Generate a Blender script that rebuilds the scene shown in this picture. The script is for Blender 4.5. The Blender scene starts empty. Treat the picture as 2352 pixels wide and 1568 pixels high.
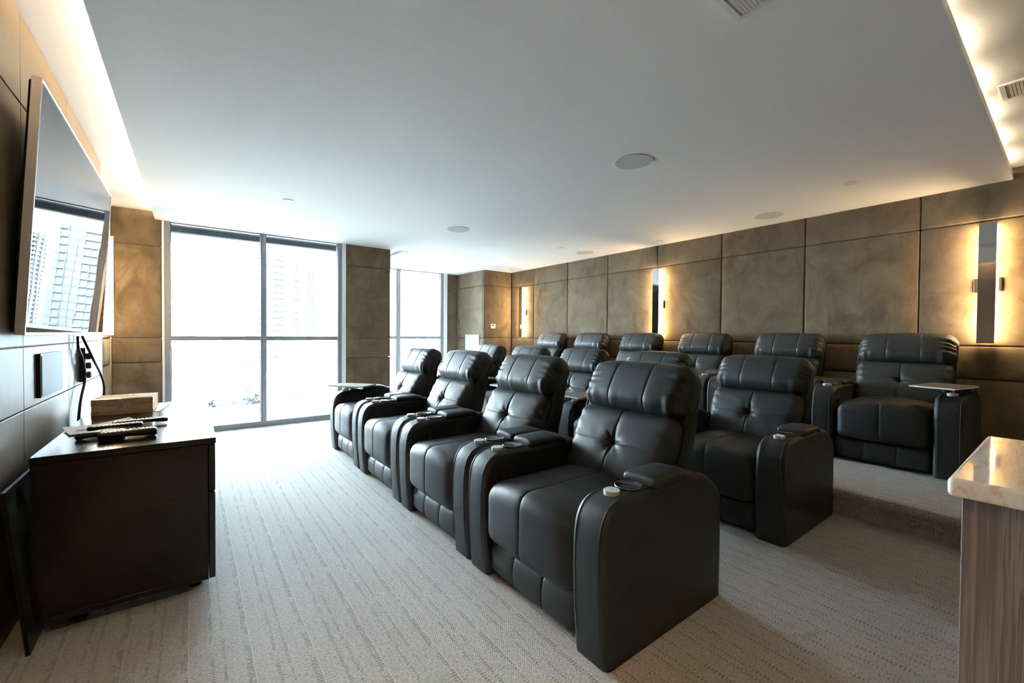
import bpy, bmesh, math, random
import numpy as np
from mathutils import Matrix, Vector
random.seed(7)
rng = np.random.RandomState(7)
sc = bpy.context.scene
C = sc.collection

# ------------------------------------------------------------------ camera, sky, exposure
F_PX = 977.056
cam_d = bpy.data.cameras.new('camera')
cam_d.sensor_width = 36.0
cam_d.lens = 36.0 * F_PX / 2352.0
cam_d.clip_start = 0.02
cam_d.clip_end = 1000
cam = bpy.data.objects.new('camera', cam_d)
C.objects.link(cam)
def _rot():
    dx = np.array([2475 - 1176., 778 - 784.]); dy = np.array([441 - 1176., 763 - 784.])
    f = math.sqrt(-(dx @ dy))
    X = np.array([dx[0], -dx[1], -f]); Y = np.array([dy[0], -dy[1], -f])
    X /= np.linalg.norm(X); Y /= np.linalg.norm(Y)
    return np.stack([X, Y, np.cross(X, Y)])
_R = _rot()
_m = Matrix.Identity(4)
for _i in range(3):
    for _j in range(3):
        _m[_i][_j] = float(_R[_i, _j])
_m[0][3], _m[1][3], _m[2][3] = 0.0, 0.0, 1.2
cam.matrix_world = _m
sc.camera = cam

SKY = 98.0
world = bpy.data.worlds.new('overcast_sky')
sc.world = world
world.use_nodes = True
_bg = world.node_tree.nodes['Background']
_bg.inputs[0].default_value = (0.73, 0.885, 1.0, 1)
_bg.inputs[1].default_value = SKY

sc.cycles.sample_clamp_indirect = 0.0
sc.cycles.diffuse_bounces = 8
sc.cycles.max_bounces = 16
sc.view_settings.view_transform = 'Standard'
sc.view_settings.look = 'None'
sc.view_settings.exposure = 0.0
sc.view_settings.gamma = 1.0
sc.view_settings.use_curve_mapping = False
LED = 46.0       # cove strip strength
SCONCE = 58.0    # wall lamp strength
WARM = (1.0, 0.74, 0.44, 1)

# ------------------------------------------------------------------ materials
MATS = {}
class N:
    """small node-graph helper"""
    def __init__(s, name):
        s.m = bpy.data.materials.new(name); s.m.use_nodes = True
        s.t = s.m.node_tree; s.b = s.t.nodes['Principled BSDF']; s.out = s.t.nodes['Material Output']
    def n(s, typ, **kw):
        nd = s.t.nodes.new(typ)
        for k, v in kw.items(): setattr(nd, k, v)
        return nd
    def l(s, a, b): s.t.links.new(a, b)
    def setin(s, nd, key, v):
        if hasattr(v, 'links') or hasattr(v, 'is_linked'): s.l(v, nd.inputs[key])
        else: nd.inputs[key].default_value = v
    def coord(s, scale=(1, 1, 1), rot=(0, 0, 0), kind='Object'):
        tc = s.n('ShaderNodeTexCoord'); mp = s.n('ShaderNodeMapping')
        s.l(tc.outputs[kind], mp.inputs[0]); mp.inputs['Scale'].default_value = scale
        mp.inputs['Rotation'].default_value = rot
        return mp.outputs[0]
    def noise(s, vec, scale, detail=3, rough=.55, dist=0.):
        nd = s.n('ShaderNodeTexNoise'); s.l(vec, nd.inputs['Vector'])
        nd.inputs['Scale'].default_value = scale; nd.inputs['Detail'].default_value = detail
        nd.inputs['Roughness'].default_value = rough; nd.inputs['Distortion'].default_value = dist
        return nd.outputs[0]
    def ramp(s, fac, stops):
        r = s.n('ShaderNodeValToRGB'); s.l(fac, r.inputs[0])
        e = r.color_ramp.elements
        while len(e) < len(stops): e.new(.5)
        for el, (p, c) in zip(e, stops):
            el.position = p; el.color = (c[0], c[1], c[2], 1) if len(c) == 3 else c
        return r.outputs[0]
    def math(s, op, a, b=0., c=0.):
        nd = s.n('ShaderNodeMath', operation=op)
        for i, v in enumerate((a, b, c)): s.setin(nd, i, v)
        return nd.outputs[0]
    def mix(s, fac, a, b, mode='MIX'):
        nd = s.n('ShaderNodeMix', data_type='RGBA', blend_type=mode)
        s.setin(nd, 0, fac)
        s.setin(nd, 6, a if not isinstance(a, tuple) else (*a[:3], 1))
        s.setin(nd, 7, b if not isinstance(b, tuple) else (*b[:3], 1))
        return nd.outputs[2]
    def bump(s, h, strength=.3, dist=.002, prev=None):
        nd = s.n('ShaderNodeBump'); s.l(h, nd.inputs['Height'])
        nd.inputs['Strength'].default_value = strength; nd.inputs['Distance'].default_value = dist
        if prev is not None: s.l(prev, nd.inputs['Normal'])
        return nd.outputs[0]
    def done(s, base=None, rough=None, normal=None, metal=None, spec=None, **kw):
        b = s.b.inputs
        if base is not None: s.setin(s.b, 'Base Color', base if not isinstance(base, tuple) else (*base[:3], 1))
        if rough is not None: s.setin(s.b, 'Roughness', rough)
        if normal is not None: s.l(normal, b['Normal'])
        if metal is not None: b['Metallic'].default_value = metal
        if spec is not None: b['Specular IOR Level'].default_value = spec
        for k, v in kw.items(): s.setin(s.b, k.replace('_', ' '), v)
        MATS[s.m.name] = s.m
        return s.m

def plain(name, col, rough=.5, metal=0., spec=.5, nscale=60., namp=.06, bump=.0):
    """procedural single colour with slight mottling"""
    g = N(name); v = g.coord()
    f = g.noise(v, nscale, 3)
    c0 = tuple(max(0, x * (1 - namp)) for x in col); c1 = tuple(min(1, x * (1 + namp)) for x in col)
    base = g.ramp(f, [(.3, c0), (.7, c1)])
    nrm = g.bump(f, bump, .001) if bump else None
    return g.done(base, rough, nrm, metal, spec)

def emit(name, col, strength):
    g = N(name)
    e = g.n('ShaderNodeEmission'); e.inputs[0].default_value = col; e.inputs[1].default_value = strength
    g.l(e.outputs[0], g.out.inputs[0]); MATS[name] = g.m
    return g.m

# carpet: loop pile with thin light lines in pairs and rows of short dark dashes, all running towards the window
g = N('carpet'); v = g.coord()
sep = g.n('ShaderNodeSeparateXYZ'); g.l(v, sep.inputs[0]); X, Y = sep.outputs[0], sep.outputs[1]
wob = g.math('MULTIPLY', g.noise(g.coord((1, .35, 1)), 9., 2), .008)
xx = g.math('ADD', X, wob)
per = g.math('MODULO', g.math('ADD', xx, 100.), .19)
def band(src, c, w): return g.math('COMPARE', src, c, w)
lines = g.math('MAXIMUM', band(per, .05, .0018), g.math('MULTIPLY', band(per, .095, .0014), .45))
fine = g.noise(g.coord((1, 1, 1)), 170., 3, .65)
med = g.noise(g.coord((1, 1.6, 1)), 80., 3, .7)
big = g.noise(g.coord((1, 1, 1)), 1.3, 3, .6)
rows = g.math('ADD', g.math('MULTIPLY', g.math('SINE', g.math('MULTIPLY', Y, 500.)), .5), .5)
dmask = g.math('MAXIMUM', g.math('MAXIMUM', band(per, .038, .0105), band(per, .120, .006)), band(per, .155, .005))
dn = g.math('GREATER_THAN', g.noise(g.coord((1, .30, 1)), 42., 3, .7), .47)
dash = g.math('MULTIPLY', g.math('MULTIPLY', g.math('GREATER_THAN', rows, .62), dmask), dn)
loops = g.math('MULTIPLY', g.math('SINE', g.math('MULTIPLY', X, 620.)), g.math('SINE', g.math('MULTIPLY', Y, 480.)))
base = g.ramp(fine, [(.25, (.35, .34, .315)), (.5, (.49, .48, .45)), (.78, (.60, .59, .56))])
base = g.mix(g.ramp(med, [(.30, (.9,) * 3), (.52, (0,) * 3)]), base, (.22, .21, .19))
base = g.mix(g.math('MULTIPLY', g.math('SUBTRACT', big, .35), .35), base, (.38, .365, .33))
base = g.mix(g.math('MULTIPLY', dash, .72), base, (.15, .142, .125))
base = g.mix(g.math('MULTIPLY', lines, .38), base, (.74, .72, .65))
hgt = g.math('ADD', g.math('MULTIPLY', med, .8), g.math('ADD', g.math('MULTIPLY', loops, .18), g.math('MULTIPLY', dash, -.9)))
g.done(base, .95, g.bump(hgt, .7, .006), spec=.15, Sheen_Weight=.25, Sheen_Roughness=.5)

# brushed suede of the padded wall panels
g = N('suede'); v = g.coord()
n1 = g.noise(v, 2.6, 5, .65, 1.2); n2 = g.noise(g.coord((1, 1, .6)), 3.4, 4, .62, .5); n3 = g.noise(v, 60., 4, .7)
n4 = g.noise(g.coord((1, 1, .3)), 4., 2, .5, 2.2)
c = g.ramp(n1, [(.28, (.122, .089, .055)), (.5, (.178, .134, .087)), (.75, (.238, .185, .128))])
c = g.mix(g.ramp(n2, [(.55, (0, 0, 0)), (.72, (1, 1, 1))]), c, (.090, .066, .040))
c = g.mix(g.ramp(n4, [(.60, (0, 0, 0)), (.64, (.22, .22, .22)), (.72, (0, 0, 0))]), c, (.078, .057, .035))
c = g.mix(g.math('MULTIPLY', n3, .3), c, (.112, .083, .052))
g.done(c, .88, g.bump(n3, .25, .0015), spec=.2, Sheen_Weight=.35, Sheen_Roughness=.4, Sheen_Tint=(.75, .66, .52, 1))

# wood veneer of the screen wall
g = N('wall_veneer'); v = g.coord((22, 22, 1.1))
n1 = g.noise(v, 3., 5, .7); n2 = g.noise(g.coord((90, 90, 2)), 2., 3, .6)
c = g.ramp(n1, [(.3, (.170, .122, .078)), (.55, (.190, .137, .088)), (.8, (.212, .155, .102))])
c = g.mix(g.math('MULTIPLY', n2, .22), c, (.135, .095, .062))
g.done(c, g.ramp(n2, [(.2, (.40,) * 3), (.8, (.47,) * 3)]), g.bump(n2, .04, .0004), spec=.22)

# espresso wood of the media console
g = N('espresso_wood'); v = g.coord((1.6, 26, 30))
n1 = g.noise(v, 4., 5, .75)
c = g.ramp(n1, [(.3, (.008, .0055, .0038)), (.6, (.014, .0098, .0066)), (.8, (.032, .023, .016))])
g.done(c, .17, g.bump(n1, .05, .0005), spec=.38)

# leather
g = N('leather'); v = g.coord()
vo = g.n('ShaderNodeTexVoronoi'); g.l(v, vo.inputs['Vector']); vo.inputs['Scale'].default_value = 330.
n1 = g.noise(v, 9., 4, .6); n2 = g.noise(v, 26., 3, .6, .7)
c = g.ramp(n1, [(.3, (.0058, .0098, .0108)), (.7, (.0088, .0135, .0146))])
b1 = g.bump(vo.outputs['Distance'], .10, .0006)
b2 = g.bump(n2, .16, .006, b1)
g.done(c, g.ramp(n1, [(.3, (.51,) * 3), (.7, (.60,) * 3)]), b2, spec=.66)
g = N('leather_dark'); v = g.coord()
n1 = g.noise(v, 40., 4, .6)
g.done((.006, .0092, .0088), .5, g.bump(n1, .15, .002), spec=.45)
plain('stitching', (.045, .048, .05), .6)

plain('ceiling_paint', (.87, .87, .865), .9, spec=.2, nscale=30, namp=.012)
plain('white_paint', (.84, .85, .85), .6, nscale=40, namp=.02)
plain('frame_metal', (.27, .29, .32), .42, .0, nscale=20, namp=.05)
plain('gasket', (.04, .042, .05), .6)
plain('mirror_chrome', (.86, .86, .86), .04, 1.0, nscale=5, namp=.01)
plain('chrome', (.75, .76, .78), .14, 1.0, nscale=5, namp=.02)
plain('dark_chrome', (.16, .165, .17), .22, 1.0, nscale=5, namp=.02)
plain('brushed_aluminium', (.78, .70, .64), .34, .6, nscale=120, namp=.05)
plain('black_plastic', (.012, .012, .013), .35)
plain('grey_plastic', (.035, .04, .042), .55, spec=.3)
plain('button_plastic', (.62, .58, .52), .5, nscale=200, namp=.2)
plain('white_plastic', (.78, .78, .76), .45, namp=.02)
plain('panel_enamel', (.50, .51, .52), .5, namp=.02)
plain('disc_plastic', (.60, .62, .62), .5, namp=.03)
plain('speaker_mesh', (.60, .60, .60), .9, nscale=500, namp=.25, bump=.4)
plain('tray_laminate', (.15, .122, .106), .6, spec=.25, nscale=40, namp=.1)
plain('cable_rubber', (.010, .010, .014), .5)
plain('paper', (.66, .60, .53), .8, nscale=12, namp=.04)
plain('printed_ink', (.18, .17, .17), .7)
plain('dark_panel', (.012, .018, .017), .45, nscale=12, namp=.15)
plain('plinth_black', (.01, .01, .01), .7)
emit('led_glow', (1.0, .78, .50, 1), LED * 1.5)
emit('led_glow_rear', (1.0, .80, .54, 1), LED * .85)
emit('sconce_glow', (1.0, .70, .36, 1), SCONCE)

g = N('screen_glass'); n1 = g.noise(g.coord(), 2.2, 2)
g.done((.004, .004, .005), .015, g.bump(n1, .05, .01), spec=.5, IOR=1.8)

g = N('window_glass')
tr = g.n('ShaderNodeBsdfTransparent'); tr.inputs[0].default_value = (.94, .965, .965, 1)
gl = g.n('ShaderNodeBsdfGlossy'); gl.inputs['Roughness'].default_value = .01
fr = g.n('ShaderNodeFresnel'); fr.inputs[0].default_value = 1.45
mx = g.n('ShaderNodeMixShader'); g.l(fr.outputs[0], mx.inputs[0]); g.l(tr.outputs[0], mx.inputs[1]); g.l(gl.outputs[0], mx.inputs[2])
g.l(mx.outputs[0], g.out.inputs[0]); MATS['window_glass'] = g.m

g = N('marble'); v = g.coord((1, 1, 1), (0, 0, .5))
n1 = g.noise(g.coord((1.2, 7, 3), (.2, 0, .45)), 2.2, 6, .62, 1.6); n2 = g.noise(v, 40., 4, .7); n3 = g.noise(g.coord((2, 9, 3), (0, .3, .3)), 3.0, 4, .6, .8)
c = g.ramp(n1, [(.40, (.76, .71, .63)), (.47, (.74, .67, .56)), (.50, (.66, .50, .33)), (.53, (.76, .71, .63)), (.7, (.72, .68, .61))])
c = g.mix(g.ramp(n2, [(.63, (0, 0, 0)), (.72, (.6, .6, .6))]), c, (.42, .40, .37))
c = g.mix(g.ramp(n3, [(.5, (0, 0, 0)), (.75, (.5, .5, .5))]), c, (.60, .42, .25))
g.done(c, .06, spec=.6)

g = N('bar_laminate'); n1 = g.noise(g.coord((9, 9, .25)), 3.2, 5, .7); n2 = g.noise(g.coord((40, 40, .6)), 3., 3, .6)
c = g.ramp(n1, [(.32, (.105, .082, .073)), (.46, (.165, .135, .122)), (.54, (.285, .25, .235)), (.60, (.135, .109, .098)), (.70, (.235, .203, .19))])
c = g.mix(g.math('MULTIPLY', n2, .4), c, (.145, .118, .107))
g.done(c, .45, g.bump(n2, .08, .0005))

g = N('cardboard'); n1 = g.noise(g.coord((3, 3, 30)), 6., 3)
g.done(g.ramp(n1, [(.3, (.70, .41, .19)), (.7, (.82, .50, .25))]), .8)
g = N('packing_tape'); n1 = g.noise(g.coord(), 30., 4, .7, 1.)
g.done(g.ramp(n1, [(.3, (.46, .28, .14)), (.7, (.62, .44, .28))]), .18, g.bump(n1, .5, .004), spec=.6)

plain('concrete_white', (0.0335, 0.0340, 0.0346), .8, nscale=.3, namp=.03)
plain('facade_glass', (0.0092, 0.0099, 0.0107), .35, nscale=.4, namp=.2)
plain('facade_grey', (0.0056, 0.0058, 0.0063), .8, nscale=.3, namp=.06)
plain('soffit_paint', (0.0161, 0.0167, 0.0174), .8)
plain('brick_pale', (0.0310, 0.0310, 0.0310), .85, nscale=.8, namp=.05)
plain('window_dark', (0.0062, 0.0066, 0.0074), .4, nscale=.6, namp=.2)
plain('roof_grey', (0.0682, 0.0694, 0.0713), .9, nscale=.2, namp=.06)
plain('foliage', (0.0081, 0.0084, 0.0086), .9, nscale=1.5, namp=.35)
plain('bark', (0.0186, 0.0161, 0.0124), .9)
plain('street', (.080, .082, .084), .9, nscale=.06, namp=.08)

# ------------------------------------------------------------------ mesh helpers
def mesh_from(name, V, Fs, mat, smooth=None, mats=None, fm=None):
    me = bpy.data.meshes.new(name)
    me.from_pydata([tuple(map(float, p)) for p in V], [], Fs)
    for mm in (mats or [mat]): me.materials.append(MATS[mm])
    if fm is not None: me.polygons.foreach_set('material_index', fm)
    me.validate(clean_customdata=False)
    bm = bmesh.new(); bm.from_mesh(me); bmesh.ops.recalc_face_normals(bm, faces=bm.faces); bm.to_mesh(me); bm.free()
    if smooth is not None:
        me.polygons.foreach_set('use_smooth', [len(f.vertices) < 20 for f in me.polygons])
        me.set_sharp_from_angle(angle=math.radians(smooth))
    me.update()
    return me

def link(name, data, parent=None, loc=(0, 0, 0), rot=(0, 0, 0)):
    o = bpy.data.objects.new(name, data); C.objects.link(o)
    o.location = loc; o.rotation_euler = rot
    if parent is not None: o.parent = parent
    return o

def tag(o, label=None, cat=None, group=None, kind=None):
    if label: o['label'] = label
    if cat: o['category'] = cat
    if group: o['group'] = group
    if kind: o['kind'] = kind
    return o

def thing(name, label, cat, loc=(0, 0, 0), rot=(0, 0, 0), group=None):
    return tag(link(name, None, None, loc, rot), label, cat, group)

class MB:
    """collects simple solids for one mesh"""
    def __init__(s): s.V = []; s.F = []
    def add(s, V, F):
        k = len(s.V); s.V += [tuple(p) for p in V]; s.F += [tuple(i + k for i in f) for f in F]; return s
    def box(s, a, b):
        (x0, y0, z0), (x1, y1, z1) = a, b
        return s.add([(x0, y0, z0), (x1, y0, z0), (x1, y1, z0), (x0, y1, z0), (x0, y0, z1), (x1, y0, z1), (x1, y1, z1), (x0, y1, z1)],
                     [(0, 3, 2, 1), (4, 5, 6, 7), (0, 1, 5, 4), (1, 2, 6, 5), (2, 3, 7, 6), (3, 0, 4, 7)])
    def lathe(s, prof, seg=24, ctr=(0, 0, 0), close=False):
        V = []; Fs = []
        n = len(prof)
        for i in range(seg):
            a = 2 * math.pi * i / seg
            for r, z in prof: V.append((ctr[0] + r * math.cos(a), ctr[1] + r * math.sin(a), ctr[2] + z))
        for i in range(seg):
            j = (i + 1) % seg
            for k in range(n - 1): Fs.append((i * n + k, j * n + k, j * n + k + 1, i * n + k + 1))
        if prof[0][0] > 1e-6: Fs.append(tuple(i * n for i in range(seg))[::-1])
        if prof[-1][0] > 1e-6: Fs.append(tuple(i * n + n - 1 for i in range(seg)))
        return s.add(V, Fs)
    def tube(s, pts, r, seg=8):
        pts = [Vector(p) for p in pts]; V = []; Fs = []
        up = Vector((0, 0, 1))
        for i, p in enumerate(pts):
            t = (pts[min(i + 1, len(pts) - 1)] - pts[max(i - 1, 0)]).normalized()
            a = t.cross(up)
            if a.length < .05: a = t.cross(Vector((1, 0, 0)))
            a.normalize(); b = t.cross(a)
            for k in range(seg):
                an = 2 * math.pi * k / seg
                V.append(tuple(p + (a * math.cos(an) + b * math.sin(an)) * r))
        for i in range(len(pts) - 1):
            for k in range(seg):
                k2 = (k + 1) % seg
                Fs.append((i * seg + k, i * seg + k2, (i + 1) * seg + k2, (i + 1) * seg + k))
        Fs.append(tuple(range(seg))[::-1]); Fs.append(tuple((len(pts) - 1) * seg + k for k in range(seg)))
        return s.add(V, Fs)
    def mesh(s, name, mat, smooth=None): return mesh_from(name, s.V, s.F, mat, smooth)

def chamfer_box(name, a, b, mat, r=.004, seg=2):
    bm = bmesh.new()
    mb = MB().box(a, b)
    vs = [bm.verts.new(p) for p in mb.V]
    for f in mb.F: bm.faces.new([vs[i] for i in f])
    bmesh.ops.bevel(bm, geom=list(bm.edges), offset=r, segments=seg, profile=.5, affect='EDGES')
    bmesh.ops.recalc_face_normals(bm, faces=bm.faces)
    me = bpy.data.meshes.new(name); bm.to_mesh(me); bm.free()
    me.materials.append(MATS[mat])
    return me

def axis(h, r, n, extra=()):
    """lattice positions along one axis, dense in the rounded edge"""
    e = [h - r + r * math.tan(math.radians(a)) for a in (0, 15, 30, 45)]
    inner = np.linspace(-(h - r), h - r, n)
    return np.unique(np.round(np.concatenate([inner, e, [-q for q in e], list(extra)]), 5))

def rbox(h, r, n, extra=((), (), ())):
    """rounded box on a lattice; returns lattice points q, rounded points p, faces"""
    ax = [axis(h[i], r, n[i], extra[i]) for i in range(3)]
    idx = {}; q = []; F = []
    def vid(i, j, k):
        key = (i, j, k)
        if key not in idx: idx[key] = len(q); q.append((ax[0][i], ax[1][j], ax[2][k]))
        return idx[key]
    L = [len(a) - 1 for a in ax]
    for d in range(3):
        u, w = (d + 1) % 3, (d + 2) % 3
        for side in (0, L[d]):
            for a in range(L[u]):
                for b in range(L[w]):
                    qd = []
                    for da, db in ((0, 0), (1, 0), (1, 1), (0, 1)):
                        t = [0, 0, 0]; t[d] = side; t[u] = a + da; t[w] = b + db
                        qd.append(vid(*t))
                    F.append(tuple(qd) if side else tuple(qd[::-1]))
    q = np.array(q); H = np.array(h)
    inner = np.clip(q, -(H - r), H - r); d = q - inner
    ln = np.linalg.norm(d, axis=1, keepdims=True); ln[ln < 1e-9] = 1
    p = inner + d / ln * r
    return q, p, F

def extrude_profile(prof, hw, rr=.02, seg=4):
    """2D closed profile (x,z) extruded over y in [-hw,hw] with rounded rims"""
    P = np.array(prof); n = len(P)
    t = np.roll(P, -1, 0) - np.roll(P, 1, 0)
    nr = np.stack([t[:, 1], -t[:, 0]], 1); nr /= np.linalg.norm(nr, axis=1, keepdims=True)
    area = .5 * np.sum(P[:, 0] * np.roll(P[:, 1], -1) - np.roll(P[:, 0], -1) * P[:, 1])
    if area < 0: nr = -nr
    nr[P[:, 1] < .01] = np.stack([np.sign(nr[P[:, 1] < .01][:, 0]), 0 * nr[P[:, 1] < .01][:, 0]], 1)
    layers = []
    for s in range(seg + 1):
        a = math.pi / 2 * s / seg
        layers.append((-hw + rr * (1 - math.cos(a)), rr * (1 - math.sin(a))))
    full = layers + [(-y, ins) for y, ins in layers[::-1]]
    V = []; F = []
    for y, ins in full:
        Q = P - nr * ins
        Q[:, 1] = np.where(P[:, 1] < .01, P[:, 1], Q[:, 1])
        V += [(x, y, z) for x, z in Q]
    m = len(full)
    for i in range(m - 1):
        for k in range(n):
            k2 = (k + 1) % n
            F.append((i * n + k, i * n + k2, (i + 1) * n + k2, (i + 1) * n + k))
    F.append(tuple(range(n))[::-1]); F.append(tuple((m - 1) * n + k for k in range(n)))
    return V, F

def chaikin(P, keep=(), it=2):
    P = [tuple(p) for p in P]
    keep = set(P[i] for i in keep)
    for _ in range(it):
        out = []
        n = len(P)
        for i in range(n):
            a, b, c = P[i - 1], P[i], P[(i + 1) % n]
            if b in keep: out.append(b)
            else:
                out.append((.25 * a[0] + .75 * b[0], .25 * a[1] + .75 * b[1]))
                out.append((.75 * b[0] + .25 * c[0], .75 * b[1] + .25 * c[1]))
        P = out
    return P

def copy_tree(o, parent=None):
    c = o.copy(); C.objects.link(c)
    if parent is not None: c.parent = parent
    for ch in list(o.children): copy_tree(ch, c)
    return c

# ------------------------------------------------------------------ the room
TVX, LWX, XR, YW, YW2 = -.582, -.704, 5.26, 6.273, 8.05
ZC, ZCOVE, YREAR = 2.47, 2.565, -2.2
PLAT = .185
def struct(name, me, parent=None):
    o = link(name, me, parent)
    if parent is None: o['kind'] = 'structure'
    return o

floor = struct('floor', MB().box((-.95, YREAR - .2, -.12), (5.5, 8.3, 0)).mesh('floor', 'carpet'))
prof = [(3.505, .0), (3.505, .115), (3.47, .125), (3.458, .14), (3.455, .165), (3.462, .180), (3.48, PLAT), (5.29, PLAT), (5.29, .0)]
Vp, Fp = [], []
for yy in (YREAR, 7.02):
    Vp += [(x, yy, z) for x, z in prof]
n = len(prof)
for k in range(n): Fp.append((k, (k + 1) % n, n + (k + 1) % n, n + k))
Fp += [tuple(range(n))[::-1], tuple(range(n, 2 * n))]
plat = struct('platform', mesh_from('platform', Vp, Fp, 'carpet', 35), floor)

mb = MB()
mb.box((-.33, .33, ZC), (5.257, 6.24, ZC + .05))
mb.box((-.33, 6.24, ZC), (2.41, 6.365, ZC + .05))
mb.box((2.70, 6.24, ZC), (5.257, 8.06, ZC + .05))
ceil = struct('ceiling', mb.mesh('ceiling', 'ceiling_paint'))
mb = MB().box((-.95, YREAR - .2, ZCOVE), (5.5, 8.3, ZCOVE + .15))
struct('raised_ceiling', mb.mesh('raised_ceiling', 'ceiling_paint'), ceil)
# glowing strips lying on top of the dropped ceiling
y = .42
while y < 6.1:
    link('led_strip', MB().box((-.236, y, ZC + .053), (-.230, y + .50, ZC + .078)).mesh('led_strip', 'led_glow'), ceil); y += .52
x = 2.14
while x < 5.0:
    link('led_strip', MB().box((x, .442, ZC + .053), (x + .28, .448, ZC + .078)).mesh('led_strip', 'led_glow_rear'), ceil); x += .52

def padded(name, parent, a, b, normal, mat='suede', r=.014, puff=.006):
    """one padded wall panel filling box a..b, its face pillowed along the normal axis"""
    a, b = np.array(a, float), np.array(b, float); h = (b - a) / 2; c = (a + b) / 2
    ax = 'xyz'.index(normal[1])
    nn = [7, 7, 7]; nn[ax] = 2
    q, p, F = rbox(h, min(r, min(h) * .9), nn)
    s = 1 if normal[0] == '+' else -1
    o1, o2 = [i for i in range(3) if i != ax]
    w = (1 - (q[:, o1] / h[o1]) ** 4) * (1 - (q[:, o2] / h[o2]) ** 4)
    p[:, ax] += s * puff * w * (q[:, ax] * s > 0)
    return link(name, mesh_from(name, p + c, F, mat, 60), parent)

ZS = [.0, .856, 1.132, 2.172, 2.56]
G = .0022
# upholstered wall on the right
wr = struct('wall_right', MB().box((XR + .03, YREAR - .2, 0), (XR + .25, 8.3, 2.6)).mesh('wall_right', 'gasket'))
ys = [7.02, 6.303, 5.387, 4.487, 3.586, 2.673, 1.773, .870, -.035, -.94, -1.845, YREAR]
for i in range(len(ys) - 1):
    for k in range(4):
        z0 = PLAT if k == 0 else ZS[k]
        padded('wall_panel', wr, (XR, ys[i + 1] + G, z0 + G), (XR + .04, ys[i] - G, ZS[k + 1] - G), '-x')
# screen wall on the left: veneer boards, then the set-back upholstered strip by the window
wl = struct('wall_left', MB().box((-.95, YREAR - .2, 0), (LWX - .03, 8.3, 2.6)).mesh('wall_left', 'gasket'))
MBx = MB().box((LWX - .03, YREAR, 0), (TVX - .02, 4.745, 2.56))
link('wall_backing', MBx.mesh('wall_backing', 'gasket'), wl)
ysl = [4.75, 3.575, 2.732, 1.89, 1.05, .21, -.63, -1.47, YREAR]
for i in range(len(ysl) - 1):
    for k in range(4):
        link('veneer_panel', chamfer_box('veneer_panel', (TVX - .02, ysl[i + 1] + .002, ZS[k] + .003), (TVX, ysl[i] - .002, ZS[k + 1] - .003), 'wall_veneer', .0015, 1), wl)
for k in range(4):
    padded('wall_panel', wl, (LWX - .035, 4.75 + G, ZS[k] + G), (LWX, YW - .004, ZS[k + 1] - G), '+x')
# window wall
wf = struct('wall_far', MB().box((-.95, YW + .03, 0), (-.255, 6.62, 2.6)).box((1.75, YW + .03, 0), (2.385, 8.3, 2.6)).box((4.27, YW2 + .03, 0), (5.5, 8.3, 2.6)).mesh('wall_far', 'white_paint'))
for (x0, x1, yy) in ((LWX + .002, -.272, YW), (1.755, 2.41, YW), (4.30, 4.58, YW2)):
    for k in range(4):
        padded('wall_panel', wf, (x0 + G, yy, ZS[k] + G), (x1 - G, yy + .04, ZS[k + 1] - G), '-y')
# boxed-out corner
wc = struct('wall_corner', MB().box((4.61, 7.05, 0), (5.4, 8.2, 2.6)).mesh('wall_corner', 'gasket'))
for k in range(4):
    padded('wall_panel', wc, (4.58, 7.02, ZS[k] + G), (XR - .002, 7.06, ZS[k + 1] - G), '-y')
    padded('wall_panel', wc, (4.58, 7.062, ZS[k] + G), (4.62, YW2 - .002, ZS[k + 1] - G), '-x')
# wall behind the camera
wn = struct('wall_near', MB().box((-.95, YREAR - .2, 0), (5.5, YREAR, 2.6)).mesh('wall_near', 'white_paint'))
for i in range(5):
    xa = TVX + i * 1.17
    for k in range(4):
        link('veneer_panel', chamfer_box('veneer_panel', (xa + .003, YREAR, ZS[k] + .003), (xa + 1.167, YREAR + .02, ZS[k + 1] - .003), 'wall_veneer', .0015, 1), wn)

def window(idx, x0, x1, y, mulls, ztop=2.47, zt=1.13, mw=.030, jw=.055):
    w = link('window_%d' % idx, None, None, ((x0 + x1) / 2, y, 0)); w['kind'] = 'structure'
    inv = -Vector(w.location)
    def part(nm, a, b, mat, r=.003):
        return link(nm, chamfer_box(nm, tuple(Vector(a) + inv), tuple(Vector(b) + inv), mat, r, 1), w)
    d0, d1 = y, y + .09
    part('jamb', (x0, d0, 0), (x0 + jw, d1, ztop), 'frame_metal')
    part('jamb', (x1 - jw, d0, 0), (x1, d1, ztop), 'frame_metal')
    part('sill', (x0 + jw, d0, 0), (x1 - jw, d1, .068), 'frame_metal')
    part('head', (x0 + jw, d0 + .03, ztop - .012), (x1 - jw, d1, ztop), 'frame_metal')
    for m in mulls:
        part('mullion', (m - mw, d0, .068), (m + mw, d1, ztop - .012), 'frame_metal')
        part('gasket', (m - mw + .005, d0 - .003, .08), (m - mw + .010, d0 + .001, ztop - .02), 'gasket', .001)
    edges = [x0 + jw] + [e for m in mulls for e in (m - mw, m + mw)] + [x1 - jw]
    for i in range(0, len(edges), 2):
        a, b = edges[i], edges[i + 1]
        part('transom', (a, d0 + .002, zt - .026), (b, d1, zt + .026), 'frame_metal')
        for (z0, z1) in ((.068, zt - .026), (zt + .026, ztop - .012)):
            part('pane', (a, y + .05, z0), (b, y + .056, z1), 'window_glass', .0005)
            for e0, e1 in ((a, a + .006), (b - .006, b)):
                part('bead', (e0, y + .03, z0), (e1, y + .05, z1), 'gasket', .001)
    return w
window(1, -.250, 1.70, YW + .005, [.735])
window(2, 2.41, 4.225, YW2 - .045, [3.235], mw=.044, jw=.075)
def trim(idx, a, b):
    o = link('trim_%d' % idx, chamfer_box('trim', a, b, 'white_paint', .002, 1)); o['kind'] = 'structure'; return o
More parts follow.
